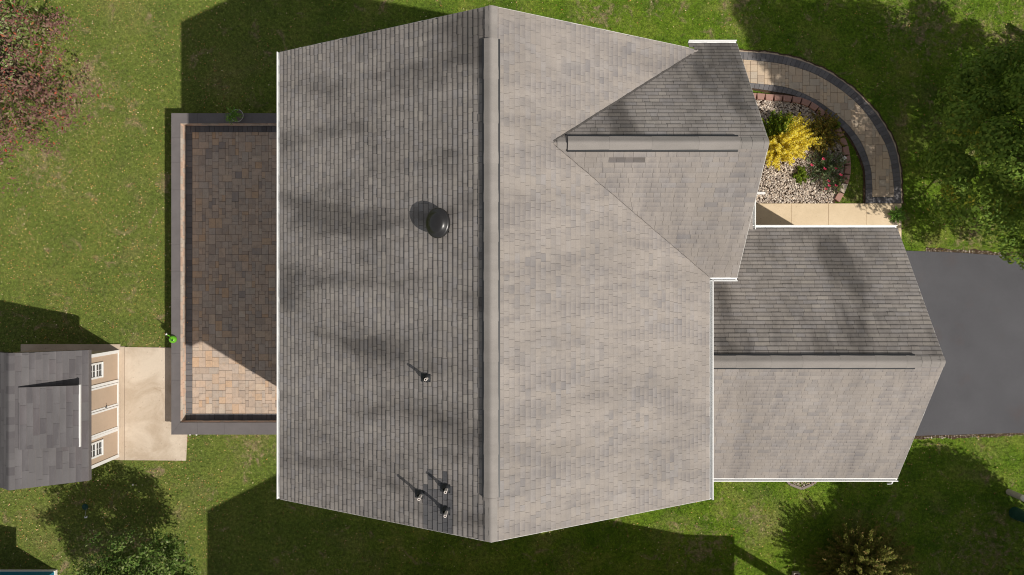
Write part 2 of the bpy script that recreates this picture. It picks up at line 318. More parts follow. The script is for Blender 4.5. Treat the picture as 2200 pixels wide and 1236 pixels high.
def ashlar(x0, y0, x1, y1, u, ch=.008, seedv=1):
    r = random.Random(seedv); nx = int((x1-x0)/u)+1; ny = int((y1-y0)/u)+1; occ = np.zeros((nx, ny), bool); R = []
    sizes = [(2,2),(3,2),(2,3),(2,1),(1,2),(2,2),(3,2),(2,3),(1,2)]
    for j in range(ny):
        for i in range(nx):
            if occ[i, j]: continue
            ch_ = r.sample(sizes, len(sizes))+[(1,1)]
            for a, b_ in ch_:
                if i+a <= nx and j+b_ <= ny and not occ[i:i+a, j:j+b_].any():
                    occ[i:i+a, j:j+b_] = True; R.append((x0+i*u, y0+j*u, x0+(i+a)*u, y0+(j+b_)*u)); break
    return R
def paver(b, poly, z, r, m=0, gap=.0035):
    c = sum(poly)/len(poly); n = len(poly); dz = r.uniform(-.003, .003)
    def ins(d, zz): 
        o = []
        for q in poly:
            v = q-c; L = np.linalg.norm(v); o.append((*(c+v*(1-min(.5, d*1.3/max(L, .02)))), zz))
        return o
    b.poly(ins(gap, z-.06)+ins(gap, z-.006+dz)+ins(gap+.005, z+dz), [tuple(range(2*n, 3*n))]+[(L*n+i, L*n+(i+1) % n, (L+1)*n+(i+1) % n, (L+1)*n+i) for L in (0, 1) for i in range(n)], m)
# paver path
b = MB(); r = random.Random(3)
for (x0, y0, x1, y1) in ashlar(7.2, 2.7, 13.7, 8.0, .122, seedv=5):
    poly = [np.array(q) for q in ((x0,y0),(x1,y0),(x1,y1),(x0,y1))]; c = sum(poly)/4
    if c[1] < P(0, 424, ZP).y: continue
    for crv, side in ((oi, 1), (io, -1)):
        k = int(np.argmin(((crv-c)**2).sum(1))); tn = crv[min(k+1, len(crv)-1)]-crv[max(k-1, 0)]; tn = tn/np.linalg.norm(tn)
        nrm = np.array((-tn[1], tn[0]))*side
        poly = clip_half(poly, crv[k], nrm)
        if len(poly) < 3: break
    if len(poly) < 3: continue
    ar = .5*abs(sum(poly[i][0]*poly[(i+1) % len(poly)][1]-poly[(i+1) % len(poly)][0]*poly[i][1] for i in range(len(poly))))
    if ar < .0012 or ar > .12: continue
    poly = clip_half(poly, np.array((0, P(0, 424, ZP).y)), np.array((0, -1.)))
    if len(poly) >= 3: paver(b, poly, ZP, r)
path = b.build('path', M['paver_path']); tag(path, 'curved paver path of blended sand coloured stones', kind='structure')
def resample(c, n):
    d = np.r_[0, np.cumsum(np.linalg.norm(np.diff(c, axis=0), axis=1))]; s = np.linspace(0, d[-1], n)
    return np.c_[np.interp(s, d, c[:, 0]), np.interp(s, d, c[:, 1])]
b = MB()
for A, B, nb in ((oo, oi, 60), (io, ii, 46)):
    a, c = resample(A, nb), resample(B, nb)
    for i in range(nb-1): paver(b, [a[i], a[i+1], c[i+1], c[i]], ZP+.004, r)
xa, xb, ya, yb = P(1874,0,ZP).x, P(1921,0,ZP).x, yw1+.01, P(0,424,ZP).y
for i in range(5): paver(b, [np.array(q) for q in ((xa+(xb-xa)*i/5,ya),(xa+(xb-xa)*(i+1)/5,ya),(xa+(xb-xa)*(i+1)/5,yb),(xa+(xb-xa)*i/5,yb))], ZP+.004, r)
b.build('path_border', M['charcoal'], path)
def band(b, crv, w0, w1, z0, jit, sgn=1, m=0):
    pts = []; rr = random.Random(2); n = len(crv)
    for i in range(n):
        tn = crv[min(i+1, n-1)]-crv[max(i-1, 0)]; tn = tn/np.linalg.norm(tn); nr = np.array((-tn[1], tn[0]))*sgn
        j = math.sin(i*.23)*.4+math.sin(i*.61+1)*.35+rr.uniform(-.3, .3)
        pts += [(*(crv[i]+nr*w0), z0), (*(crv[i]+nr*max(w0+.005, w1+jit*j)), z0)]
    b.poly(pts, [(2*i, 2*i+1, 2*i+3, 2*i+2) for i in range(n-1)], m)
b = MB(); band(b, oo, -.05, .045, .045, .03, 1); 
tag(b.build('sand_edge', M['sand']), 'strip of bare sand along the outer edge of the paver path', kind='structure')
b = MB(); band(b, oo, -.05, .10, .030, .03, 1); band(b, ii, -.05, .07, .030, .02, -1)
pth = np.array([P(x, y, .0)[:2] for x, y in ((1990,540),(2060,542),(2130,547),(2205,552),(2400,566))]); c1 = catmull(pth, .05); band(b, c1, -.06, .10, .012, .07, 1)
c2 = catmull(np.array([P(x, y, .0)[:2] for x, y in ((1950,938),(2060,935),(2205,930),(2400,921))]), .05); band(b, c2, -.06, .09, .012, .06, -1)
tag(b.build('soil_edge', M['soil']), 'brown soil strip along path and driveway edges', kind='structure')
path_poly = [tuple(q) for q in oo]+[tuple(q) for q in ii[::-1]]
# bed base
blk = [(1608,206),(1625,207),(1643,208.5),(1662,210),(1681,211),(1701,213.5),(1721,217),(1740,224.5),(1756,235),(1771,247),(1785,260),(1797,276),(1808,295),(1815,314),(1819,334),(1821,355),(1820,375),(1815,394),(1807,414),(1797,432)]
blkw = np.array([tuple(P(x, y, .1))[:2] for x, y in blk])
bed_poly = [(5.35, yw1+.01)]+[(5.35, blkw[0][1])]+[tuple(q) for q in blkw]+[(blkw[-1][0], yw1+.01)]
sheet('planting_bed', bed_poly, .02, M['soil'], label='soil of the planting bed inside the block edging')
# patio
ZT = .35
xpL, ypT, ypB = P(388.5,0,.74).x, P(0,265.5,.74).y, P(0,907.5,.74).y
sheet('patio_base', [(xpL, ypB),(-5.6, ypB),(-5.6, ypT),(xpL, ypT)], ZT-.012, M['deck'], label='raised base under the patio pavers')
fx0 = P(413,0,ZT).x; fy1 = P(0,284,ZT).y; fy0 = P(0,889,ZT).y
b = MB()
for (x0, y0, x1, y1) in ashlar(fx0, fy0, -5.62, fy1, .115, seedv=9):
    x1 = min(x1, -5.61); y1 = min(y1, fy1)
    if x1-x0 < .03 or y1-y0 < .03: continue
    paver(b, [np.array(q) for q in ((x0,y0),(x1,y0),(x1,y1),(x0,y1))], ZT, r)
pat = b.build('patio', M['paver']); tag(pat, 'raised patio of blended tan and rust pavers behind the house', kind='structure')
b = MB(); y = fy0
while y < fy1-.05: y2 = min(y+.19, fy1); paver(b, [np.array(q) for q in ((xpL+.005,y),(fx0-.003,y),(fx0-.003,y2),(xpL+.005,y2))], ZT+.004, r); y = y2
for (a, c) in ((fy1+.003, ypT-.005), (ypB+.005, fy0-.003)):
    x = xpL+.005
    while x < -5.65: x2 = min(x+.165, -5.6); paver(b, [np.array(q) for q in ((x,a),(x2,a),(x2,c),(x,c))], ZT+.004, r); x = x2
b.build('patio_border', M['charcoal'], pat)
# ---------------------------------------------------------------- house
house = empty('house', (0, 0, 0), 'large two storey house with grey shingled roof, front gable and attached garage', 'house')
def shingles(b, O, U, V, L, S, keep=None, patch=None, expo=.132, seedv=1, wmin=.14, wmax=.36, t0=.011, waver=.004, gap=.005):
    r = random.Random(seedv); O = Vector(O); U = Vector(U).normalized(); V = Vector(V).normalized(); N = U.cross(V)
    if N.z < 0: N = -N
    nc = int(math.ceil(S/expo)); w1 = [r.uniform(0, 6.28) for _ in range(3)]
    wv = lambda i, u: waver*(math.sin(u*1.1+w1[0]+i*.37)+.7*math.sin(u*2.3+w1[1]+i*.9))
    for i in range(nc):
        v0 = i*expo; v1 = min(v0+expo+.03, S); u = -r.uniform(0, .3)
        while u < L:
            w_ = r.uniform(wmin, wmax); u0, u1 = max(0, u), min(L, u+w_-gap); u += w_
            if u1-u0 < .02: continue
            cc = O+U*(u0+u1)/2+V*(v0+.06)
            if keep and not keep(cc): continue
            h = t0+r.uniform(-.002, .006)*(1 if r.random() < .6 else .3); sl = r.uniform(-.004, .004)
            a = v0+wv(i, u0)*(i > 0); c = v0+wv(i, u1)*(i > 0)
            q = [O+U*u0+V*a-N*.006, O+U*u1+V*c-N*.006, O+U*u0+V*a+N*h, O+U*u1+V*c+N*(h+sl*.3), O+U*(u0)+V*v1+N*.0, O+U*(u1)+V*v1+N*.0]
            m = 1 if (patch and patch(cc)) else 0
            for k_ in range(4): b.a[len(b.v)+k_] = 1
            b.poly(q, [(2,3,5,4),(0,1,3,2),(0,2,4),(1,5,3)], m)
    return O, U, V, N
def slab(b, O, U, V, L, S, N, th=.16, m=2, off=-.012):
    p = [O+N*off, O+U*L+N*off, O+U*L+V*S+N*off, O+V*S+N*off]; q = [a-N*th for a in p]
    b.poly(p+q, [(0,1,2,3),(7,6,5,4),(0,4,5,1),(1,5,6,2),(2,6,7,3),(3,7,4,0)], m)
def roof(name, O, U, V, L, S, mat, parent=house, keep=None, patch=None, seedv=1, deckclip=None, **kw):
    b = MB(); O, U, V, N = shingles(b, O, U, V, L, S, keep, patch, seedv=seedv, **kw)
    if deckclip: slab(b, O+U*deckclip[0]+V*deckclip[2], U, V, deckclip[1]-deckclip[0], S-deckclip[2], N)
    else: slab(b, O, U, V, L, S, N)
    return b.build(name, [mat, M['patch'], M['deck']], parent)
XR, ZR, XW, XE, ZE = -.475, 11.0, -5.84, 4.89, 7.8
YN, YS = 5.80, -5.37
hs = XR-XW; tp = (ZR-ZE)/hs; cs = 1/math.hypot(1, tp); SL = hs/cs
def patch_w(c):
    x0, y = c.x, c.y
    return (-2.0 < x0 < -1.27 and (y < -4.02-[.32,.05,.5,.22,0,.4,.1][int((x0+2.02)/.11) % 7])) and y > -5.5
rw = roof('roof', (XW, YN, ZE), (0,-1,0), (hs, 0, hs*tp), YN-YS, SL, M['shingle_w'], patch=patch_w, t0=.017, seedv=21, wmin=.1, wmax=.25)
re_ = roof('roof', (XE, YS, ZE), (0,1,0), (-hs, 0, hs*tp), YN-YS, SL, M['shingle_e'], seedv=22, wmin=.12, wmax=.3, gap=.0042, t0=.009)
rw['label'] = 'weathered dark west roof slope with stains'; re_['label'] = 'pale sunlit east roof slope'
# front gable
gy0, gy1 = P(0,596,7.8).y, P(0,94,7.8).y; gyc = (gy0+gy1)/2; gh = gy1-gyc; tg = (10.22-7.8)/gh; XG = 5.573; X0 = .5
GS = math.hypot(gh, 10.22-7.8)
xs = P(1480,0,7.8).x
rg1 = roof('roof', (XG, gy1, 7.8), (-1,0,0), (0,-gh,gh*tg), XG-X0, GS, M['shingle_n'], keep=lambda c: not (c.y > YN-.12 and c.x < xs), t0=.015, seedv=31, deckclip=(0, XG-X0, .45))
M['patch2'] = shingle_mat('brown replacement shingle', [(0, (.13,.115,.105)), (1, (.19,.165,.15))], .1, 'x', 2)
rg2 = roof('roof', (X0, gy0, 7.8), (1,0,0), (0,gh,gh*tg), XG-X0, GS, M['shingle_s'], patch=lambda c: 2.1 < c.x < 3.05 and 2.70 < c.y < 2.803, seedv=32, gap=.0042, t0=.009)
rg2.data.materials[1] = M['patch2']
for (yy, sg) in ((gy1, -1), (gy0, 1)):
    b = MB(); pts = []
    for i in range(41):
        x = XE-.02-(XE-.9)*i/40; h_ = (XE-x)*tp; y = yy+sg*h_/tg; j = random.uniform(-.006,.006); wv_ = .018 if sg > 0 else .022
        for s_ in (-1, 1): pts.append((x+s_*wv_*.7, y-sg*s_*wv_*.7*sg*(1 if sg < 0 else 1)+j, ZE+h_+.03))
    if sg < 0: pts = [(x, y, z) for x, y, z in pts if y < YN-.12]
    n_ = len(pts)//2; b.poly(pts, [(2*i, 2*i+1, 2*i+3, 2*i+2) for i in range(n_-1)]); b.build('valley_flashing', M['valley'], house)
rg1['label'] = 'dark shaded slope of the front gable roof'; rg2['label'] = 'sunlit slope of the front gable roof'
# garage
GX, gY1, gY0, GZ, GZR = 11.236, 1.635, -5.68, 4.5, 7.0
gyr = (gY1+gY0)/2; ghs = gY1-gyr; GSL = math.hypot(ghs, GZR-GZ)
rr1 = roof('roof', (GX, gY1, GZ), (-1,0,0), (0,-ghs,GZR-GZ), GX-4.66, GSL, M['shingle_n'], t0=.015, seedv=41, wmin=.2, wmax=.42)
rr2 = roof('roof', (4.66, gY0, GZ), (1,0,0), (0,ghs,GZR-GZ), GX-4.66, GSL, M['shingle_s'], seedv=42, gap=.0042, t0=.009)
rr1['label'] = 'dark north slope of the garage roof'; rr2['label'] = 'pale south slope of the garage roof'
# porch roof
px_ = P(1616,0,4.5).x
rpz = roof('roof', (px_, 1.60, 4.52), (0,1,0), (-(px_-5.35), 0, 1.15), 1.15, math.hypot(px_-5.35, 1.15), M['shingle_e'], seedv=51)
rpz['label'] = 'small porch roof beside the garage'
# ridge vents & caps
def ridge(parent, a, b_, axis, tanp, zr, w, vent):
    """rounded cap strip over a ridge from a to b along axis"""
    bb = MB(); prof = []; nseg = 10; lift = .045 if vent else .017
    for i in range(nseg+1):
        s = -w+2*w*i/nseg; zz = zr-abs(s)*tanp*.93+lift
        if abs(s) < w*.25: zz = zr-(w*.25)*tanp*.93*(.5+.5*(abs(s)/(w*.25))**2)+lift
        prof.append((s, zz))
    r = random.Random(int(abs(a*10))); u = min(a[0], b_[0]) if False else a
    L0, L1 = a, b_
    x = L0; h1 = .0025 if vent else .006
    while x < L1:
        x2 = min(x+r.uniform(.2, .26)*(4.0 if vent else 1.0), L1)
        pts = []
        for (uu, dz) in ((x, h1), (x2+.01, 0.0)):
            for s, zz in prof: pts.append((s, uu, zz+dz) if axis == 'y' else (uu, s, zz+dz))
        k = nseg+1; bb.poly(pts, [(i, i+1, k+i+1, k+i) for i in range(nseg)], 0, True); x = x2
    if vent:      # dark louvre sides
        for sgn in (-1, 1):
            s0 = sgn*(w+.0); zt = prof[0][1]
            q = [(s0-sgn*.006, zt+.005), (s0, zt-.08), (s0+sgn*.032, zt-.1), (s0+sgn*.032, zt-.014)]
            mk = lambda s, z, u: (s, u, z) if axis == 'y' else (u, s, z)
            bb.poly([mk(s, z, L0+.0) for s, z in q]+[mk(s, z, L1) for s, z in q], [(0,1,5,4),(1,2,6,5),(2,3,7,6),(3,0,4,7),(0,1,2,3),(4,5,6,7)], 1)
            bb.poly([mk(sgn*(w-.005), zt+.002, L0-.004), mk(0, zr+lift-.004, L0-.004), mk(0, zr-.03, L0-.004), mk(sgn*(w-.005), zt-.07, L0-.004)], [(0,1,2,3)], 1)
    return bb
def place_ridge(parent, off, a, b_, axis, tanp, zr, w, vent, name, lab=None):
    bb = ridge(parent, a, b_, axis, tanp, zr, w, vent); d = off
    bb.v = [((x+d, y, z) if axis == 'y' else (x, y+d, z)) for x, y, z in bb.v]
    o = bb.build(name, [M['ridge'], M['black']], parent); 
    if lab: o['label'] = lab
    return o
vy1, vy0 = P(0,83,11).y, P(0,1070,11).y
place_ridge(rw, XR, YS, YN, 'y', tp, ZR, .13, False, 'ridge_cap')
place_ridge(rw, XR, vy0, vy1, 'y', tp, ZR+.015, .155, True, 'ridge_vent')
place_ridge(rg1, gyc, .95, XG, 'x', tg, 10.22, .13, False, 'ridge_cap')
place_ridge(rg1, gyc, P(1220,0,10.2).x, P(1587,0,10.2).x, 'x', tg, 10.235, .15, True, 'ridge_vent')
place_ridge(rr1, gyr, 4.96, GX, 'x', (GZR-GZ)/ghs, GZR, .14, False, 'ridge_cap')
place_ridge(rr1, gyr, 4.98, P(1968,0,7).x, 'x', (GZR-GZ)/ghs, GZR+.015, .165, True, 'ridge_vent')
# gutters
def gutter(p0, p1, out, z, parent=house, wd=.115):
    b = MB(); p0, p1 = Vector(p0), Vector(p1); out = Vector(out); d = (p1-p0).normalized()
    prof = [(0, .0), (0, -.11), (wd*.75, -.11), (wd, -.02), (wd, .012), (wd-.022, .012), (wd-.024, -.015), (wd*.72, -.06), (.012, -.06), (.012, .0)]
    n = len(prof); pts = [q+out*a+Vector((0, 0, z+c_)) for q in (p0, p1) for a, c_ in prof]
    b.poly(pts, [tuple(range(n))[::-1], tuple(range(n, 2*n))]+[(i, (i+1) % n, n+(i+1) % n, n+i) for i in range(n)], 0)
    return b.build('gutter', M['white'], parent)
gutter((XW-.0, YS, 0), (XW, YN+.01, 0), (-1,0,0), ZE-.0, wd=.085)
gutter((XE+.0, YS-.02, 0), (XE, gy0-.06, 0), (1,0,0), ZE, wd=.1)
gutter((xs, gy1, 0), (XG, gy1, 0), (0,1,0), 7.8, wd=.09)
gutter((XE+.02, gy0, 0), (XG+.02, gy0, 0), (0,-1,0), 7.8, wd=.1)
gutter((px_, gY1+.0, 0), (GX, gY1, 0), (0,1,0), GZ, wd=.1)
gutter((4.9, gY0, 0), (GX+.02, gY0, 0), (0,-1,0), GZ, wd=.1)
gutter((px_+.0, 1.60, 0), (px_, 2.72, 0), (1,0,0), 4.52, wd=.1)
# rake boards
def rake(pa, pb, wdir, parent=house):
    b = MB(); pa, pb = Vector(pa), Vector(pb); o = Vector(wdir)*.03; dn = Vector((0,0,-.2)); up = Vector((0,0,-.012))
    p = [pa+up, pb+up, pb+dn, pa+dn]; b.poly(p+[q+o for q in p], [(0,1,2,3),(7,6,5,4),(0,4,5,1),(1,5,6,2),(2,6,7,3),(3,7,4,0)])
    b.build('rake_board', M['trim'], parent)
for y, d in ((YS, -1), (YN, 1)):
    rake((XW, y, ZE), (XR, y, ZR), (0, d*.5, 0)); rake((XE if d < 0 else 4.3, y, ZE if d < 0 else ZE+(XE-4.3)*tp), (XR, y, ZR), (0, d*.5, 0))
rake((XG, gy1, 7.8), (XG, gyc, 10.22), (.5,0,0)); rake((XG, gy0, 7.8), (XG, gyc, 10.22), (.5,0,0))
rake((GX, gY1, GZ), (GX, gyr, GZR), (.5,0,0)); rake((GX, gY0, GZ), (GX, gyr, GZR), (.5,0,0))
# walls
b = MB(); d = .2
b.prism([(-5.6,0),(4.64,0),(4.64,7.62),(XR,7.62+(4.64-XR)*tp),(-5.6,7.62)], -5.12, 5.55, 'y')
b.prism([(gy0+.25,0),(gy1-.3,0),(gy1-.3,7.55),(gyc,7.55+(gy1-.3-gyc)*tg),(gy0+.25,7.55)], 4.7, 5.3, 'x')
b.prism([(-5.5,0),(1.45,0),(1.45,4.4),(gyr,4.4+(1.45-gyr)*(GZR-GZ)/ghs),(-5.5,4.4)], 4.7, 10.9, 'x')
b.build('wall', M['siding'], house)
def window(parent, c, nrm, wd, ht, fw=.07, mull=True):
    c = Vector(c); nrm = Vector(nrm); s = Vector((-nrm.y, nrm.x, 0)); b = MB(); g = MB()
    def pl(bb, a0, a1, z0, z1, d0, d1):
        P0 = [c+s*a+Vector((0,0,z))+nrm*dd for dd in (d0, d1) for a, z in ((a0,z0),(a1,z0),(a1,z1),(a0,z1))]
        bb.poly(P0, [(0,1,2,3),(7,6,5,4),(0,4,5,1),(1,5,6,2),(2,6,7,3),(3,7,4,0)])
    h, v = wd/2, ht/2
    pl(b, -h-fw, h+fw, v, v+fw, .0, .04); pl(b, -h-fw, h+fw, -v-fw, -v, .0, .05); pl(b, -h-fw, -h, -v, v, .0, .04); pl(b, h, h+fw, -v, v, .0, .04)
    pl(b, -h, h, -.03, .03, .005, .032)
    if mull:
        for k in (-1, 1): pl(b, h*k*.0-.008, h*k*.0+.008, .03 if k > 0 else -v, v if k > 0 else -.03, .008, .024)
    for k in (-1, 1): pl(b, -h, h, k*v/2-.008, k*v/2+.008, .006, .022)
    pl(g, -h, h, -v, v, -.01, .012)
    o = b.build('window', M['white'], parent); g.build('pane', M['glass'], o); return o
for y in (-3.6, -1.2, 1.4, 3.8): window(house, (-5.6, y, 6.0), (-1,0,0), .9, 1.3)
for y in (-3.4, 3.4): window(house, (-5.6, y, 2.1), (-1,0,0), 1.2, 1.3)
window(house, (-5.6, 0, 1.55), (-1,0,0), 2.2, 2.2)
for x in (-3.2, 2.2):
    for z in (2.3, 6.0): window(house, (x, -5.12, z), (0,-1,0), .9, 1.3); window(house, (x, 5.55, z), (0,1,0), .9, 1.3)
for y in (1.7, 4.3): window(house, (5.3, y, 6.0), (1,0,0), .9, 1.3)
window(house, (5.3, 4.4, 2.1), (1,0,0), 1.5, 1.4)
b = MB()
b.box(10.91, -4.9, .03, 10.95, .6, 2.3)
for i in range(4):
    for j in range(4): b.box(10.945, -4.8+j*1.36, .1+i*.56, 10.965, -4.8+j*1.36+1.22, .1+i*.56+.44)
b.build('garage_door', M['white'], house)
b = MB(); b.box(5.31, 2.0, .1, 5.36, 2.95, 2.25); dr = b.build('front_door', M['copper'], house)
b = MB(); b.lathe((5.4, 2.1, 1.1), [(.0,-.03),(.03,-.03),(.035,0),(.03,.03),(0,.03)], 10); b.build('handle', M['metal'], dr)
for y in (2.82,):
    b = MB(); b.box(px_-.25, y-.2, .06, px_-.08, y-.04, 4.4); b.build('porch_post', M['white'], house)
# downspouts
b = MB(); b.tube([(GX-.12, gY0-.06, GZ-.1), (GX-.42, gY0+.15, GZ-.4), (GX-.42, gY0+.15, .3), (GX-.38, gY0-.1, .15)], .045, 6); b.tube([(GX-.1, gY0-.1, GZ-.08), (GX-.09, gY0-.19, GZ-.16), (GX-.14, gY0-.24, GZ-.3)], .03, 6); b.build('downspout', M['white'], house)
b = MB(); b.tube([(5.4, 3.1, 2.2), (5.4, 3.1, .2), tuple(P(1600,415,.1)), tuple(P(1643,415,.08))], .05, 6, sm=False); b.build('downspout', M['white'], house)
b = MB(); b.tube([(XW-.03, YS+.1, ZE-.08), (-5.66, YS+.33, ZE-.4), (-5.66, YS+.33, .1)], .04, 6); b.build('downspout', M['white'], house)
# roof vent dome and pipes
def on_w(px, py):
    z = 10.3
    for _ in range(12): p = P(px, py, z); z = ZR-(XR-p.x)*tp
    return P(px, py, z)
Nw = Vector((-tp, 0, 1)).normalized(); ax = (Nw*.75+Vector((0,0,.35))).normalized()
c = on_w(950, 481)
b = MB(); b.lathe(c-ax*.02, [(.2,-.1),(.2,.2),(.26,.215)], 24, 0, ax, .9); fl = b.build('roof_vent', M['dark'], house)
b = MB(); b.lathe(c+ax*.0, [(.29,.17),(.325,.175),(.33,.2),(.325,.235),(.29,.262),(.235,.275),(.215,.3),(.17,.322),(.1,.335),(.0,.34)], 32, 0, ax, .86)
b.build('vent_dome', M['dome'], fl)
b = MB(); Uy = Vector((0,1,0)); Vx = Vector((1,0,tp)).normalized()
q = [c+Nw*.02+Uy*s1*.2+Vx*s2*.2 for s1, s2 in ((-1,-1),(1,-1),(1,1),(-1,1))]; b.poly(q, [(0,1,2,3)]); b.build('flashing', M['dark'], fl)
for (x, y, h) in ((918,812,.34),(905,1062,.42),(960,1049,.34),(960,1097,.42)):
    c = on_w(x, y)
    b = MB(); b.tube([c-Vector((0,0,.1)), c+Vector((0,0,h))], .033, 12, cap=False); b.tube([c-Vector((0,0,.1)), c+Vector((0,0,h))], .02, 12, cap=False)
    n_ = 12; rg = [c+Vector((math.cos(a)*rr_, math.sin(a)*rr_, h)) for rr_ in (.033, .02) for a in [2*math.pi*k/n_ for k in range(n_)]]
    b.poly(rg, [(k, (k+1) % n_, n_+(k+1) % n_, n_+k) for k in range(n_)]); vp = b.build('vent_pipe', M['pvc'], house)
    b = MB(); b.lathe(c, [(.1,.012),(.1,.03),(.062,.05),(.055,.1),(.032,.13),(.029,.14)], 18, 0, (Nw+Vector((0,0,.6))).normalized())
    q = [c+Nw*.018+Uy*s1*.09+Vx*(s2*.13-.03) for s1, s2 in ((-1,-1),(1,-1),(1,1),(-1,1))]; q2 = [a-Nw*.02 for a in q]; b.poly(q+q2, [(0,1,2,3),(0,4,5,1),(1,5,6,2),(2,6,7,3),(3,7,4,0)])
    b.build('flashing', M['dark'], vp)
# ---------------------------------------------------------------- patio seat wall
xo = P(368,0,.8).x; yo1 = P(0,243.5,.8).y; yo0 = P(0,934,.8).y
sw = empty('seat_wall', (xo+.2, 0, 0), 'low patio wall of tan blocks with grey coping, between patio and lawn', 'wall')
b = MB(); r = random.Random(12); i0 = .06
def blockrow(b, x0, y0, x1, y1, along):
    for lv in range(5):
        z0 = lv*.147; z1 = z0+.145; u0, u1 = (y0, y1) if along == 'y' else (x0, x1); u = u0-(.1 if lv % 2 else 0)
        while u < u1:
            w_ = r.choice((.14, .2, .28)); a, c = max(u, u0), min(u+w_-.006, u1); u += w_; j = r.uniform(-.006, .006)
            if c-a < .02: continue
            if along == 'y': b.box(x0+j, a, z0, x1+j, c, z1)
            else: b.box(a, y0+j, z0, c, y1+j, z1)
blockrow(b, xo+.05, yo0+.05, xpL-.0, yo1-.05, 'y'); blockrow(b, xpL+.01, ypT, -5.62, yo1-.05, 'x'); blockrow(b, xpL+.01, yo0+.05, -5.62, ypB, 'x')
b.build('wall', M['wallblock'], sw)
b = MB(); y = yo0; cw = xpL-.012-xo+.0; xi = xpL-.01; yiT = ypT+.0; yiB = ypB
def cop(poly): b.prism(poly, .737, .8, 'z')
cop([(xo,yo0),(xi,yiB-.0),(xi,yiB+.5),(xo,yiB+.5)]); cop([(xo,yiT-.5),(xi,yiT-.5),(xi,yiT),(xo,yo1)])
y = yiB+.503; 
while y < yiT-.51: y2 = min(y+.93, yiT-.503); cop([(xo,y),(xi,y),(xi,y2-.004),(xo,y2-.004)]); y = y2
for (ya_, yb_, s_) in ((yo1, yiT, 1), (yo0, yiB, 0)):
    cop([(xo+.004,ya_),(xi+.6,ya_),(xi+.6,yb_),(xi+.004,yb_)]); x = xi+.604
    while x < -5.62: x2 = min(x+.93, -5.62); cop([(x,ya_),(x2-.004,ya_),(x2-.004,yb_),(x,yb_)]); x = x2
b.build('coping', M['slab'], sw)
# watering can
wc = P(373.5, 729, .8)
can = empty('watering_can', wc, 'small lime green watering can on the patio wall coping', 'watering can')
b = MB(); b.lathe(wc, [(.0,.002),(.1,.002),(.125,.03),(.13,.09),(.11,.15),(.075,.18),(.05,.185),(.05,.175),(.0,.15)], 20); b.build('body', M['green_pl'], can)
b = MB(); tip = wc+Vector((-.15, .17, .2)); b.tube([wc+Vector((-.07,.08,.05)), wc+Vector((-.12,.135,.14)), tip], [.024,.016,.014], 8); b.build('spout', M['green_pl'], can)
b = MB(); b.lathe(tip, [(.015,-.01),(.045,.03),(.045,.038),(.0,.045)], 14, 0, (-.5,.5,.5)); b.build('sprinkler_rose', M['post_cap'], can)
b = MB(); b.tube([wc+Vector((.05*math.cos(.8)*0+.09*math.cos(a)*.7, -.09*math.cos(a)*.7, .14+.08*math.sin(a))) for a in np.linspace(0, math.pi, 9)], .01, 6); b.build('handle', M['dark'], can)
# ---------------------------------------------------------------- foliage helpers
def leaves(pts, nrm, size, jit=.6, aspect=.55, tri=False):
    n = len(pts); nr = nrm+rng.normal(0, jit, (n, 3)); nr /= np.linalg.norm(nr, axis=1)[:, None]+1e-9
    a = np.cross(nr, rng.normal(0, 1, (n, 3))); a /= np.linalg.norm(a, axis=1)[:, None]+1e-9; b_ = np.cross(nr, a)
    s = (size*rng.uniform(.6, 1.35, n))[:, None]; fold = nr*s*.18
    V = np.stack([pts-a*s*.5, pts-b_*s*aspect*.5+fold*.5, pts+a*s*.5, pts+b_*s*aspect*.5+fold*.5], 1).reshape(-1, 3)
    return V, np.arange(4*n).reshape(-1, 4)
def branch_mesh(parent, base, tips, r0, mat, name='trunk', fork=.35, z1=None):
    b = MB(); base = Vector(base); top = Vector((sum(t.x for t in tips)/len(tips), sum(t.y for t in tips)/len(tips), max(t.z for t in tips)*.92))
    ph = [base+(top-base)*t+Vector((math.sin(t*5)*.06, math.cos(t*4)*.06, 0))*(t > 0) for t in (0, .12, .3, .5, .7, .88, 1)]
    b.tube(ph, [r0*1.35, r0, r0*.85, r0*.65, r0*.42, r0*.22, r0*.06], 9)
    for t in tips:
        k = min(.85, max(.12, (t.z-base.z)/(top.z-base.z)*.62-.05+random.uniform(-.08, .08)))
        o = base+(top-base)*k; mid = o.lerp(t, .5)+Vector((0, 0, random.uniform(.0, .25)*(t-o).length*.5)); rb = r0*(1-k)*.34+.008
        b.tube([o, o.lerp(mid, .5)+Vector((0,0,.02)), mid, t], [rb, rb*.8, rb*.55, rb*.15], 5)
    return b.build(name, mat, parent)
def crown_pts(c, R, nclump, per, cr, zmin=-1, shell=.55, flat=.75, taper=0, wild=.0, crisp=.4, nw=(.7,.4,.5)):
    """clumps inside an ellipsoid shell -> points, outward normals"""
    c = np.array(c); R = np.array(R); P_, N_ = [], []; cl = []
    while len(cl) < nclump:
        d = rng.normal(0, 1, 3); d /= np.linalg.norm(d)
        if d[2] < zmin: continue
        rr_ = shell+(1-shell)*rng.random()**.6; s = 1-taper*max(0, d[2])
        q = c+d*R*rr_*np.array([s, s, 1])*(1+rng.normal(0, wild)); cl.append((q, d))
    for q, d in cl:
        m = int(per*rng.uniform(.6, 1.3)); k = cr*rng.uniform(.7, 1.3); e = rng.normal(0, 1, (m, 3)); e /= np.linalg.norm(e, axis=1)[:, None]
        e[:, 2] = np.abs(e[:, 2])*np.where(rng.random(m) < .75, 1, -1); rad = rng.random(m)**crisp
        P_.append(q+e*rad[:, None]*k*np.array([1, 1, flat])); N_.append(e*nw[0]+d*nw[1]+np.array([0, 0, nw[2]]))
    return np.concatenate(P_), np.concatenate(N_), [Vector(q) for q, _ in cl]
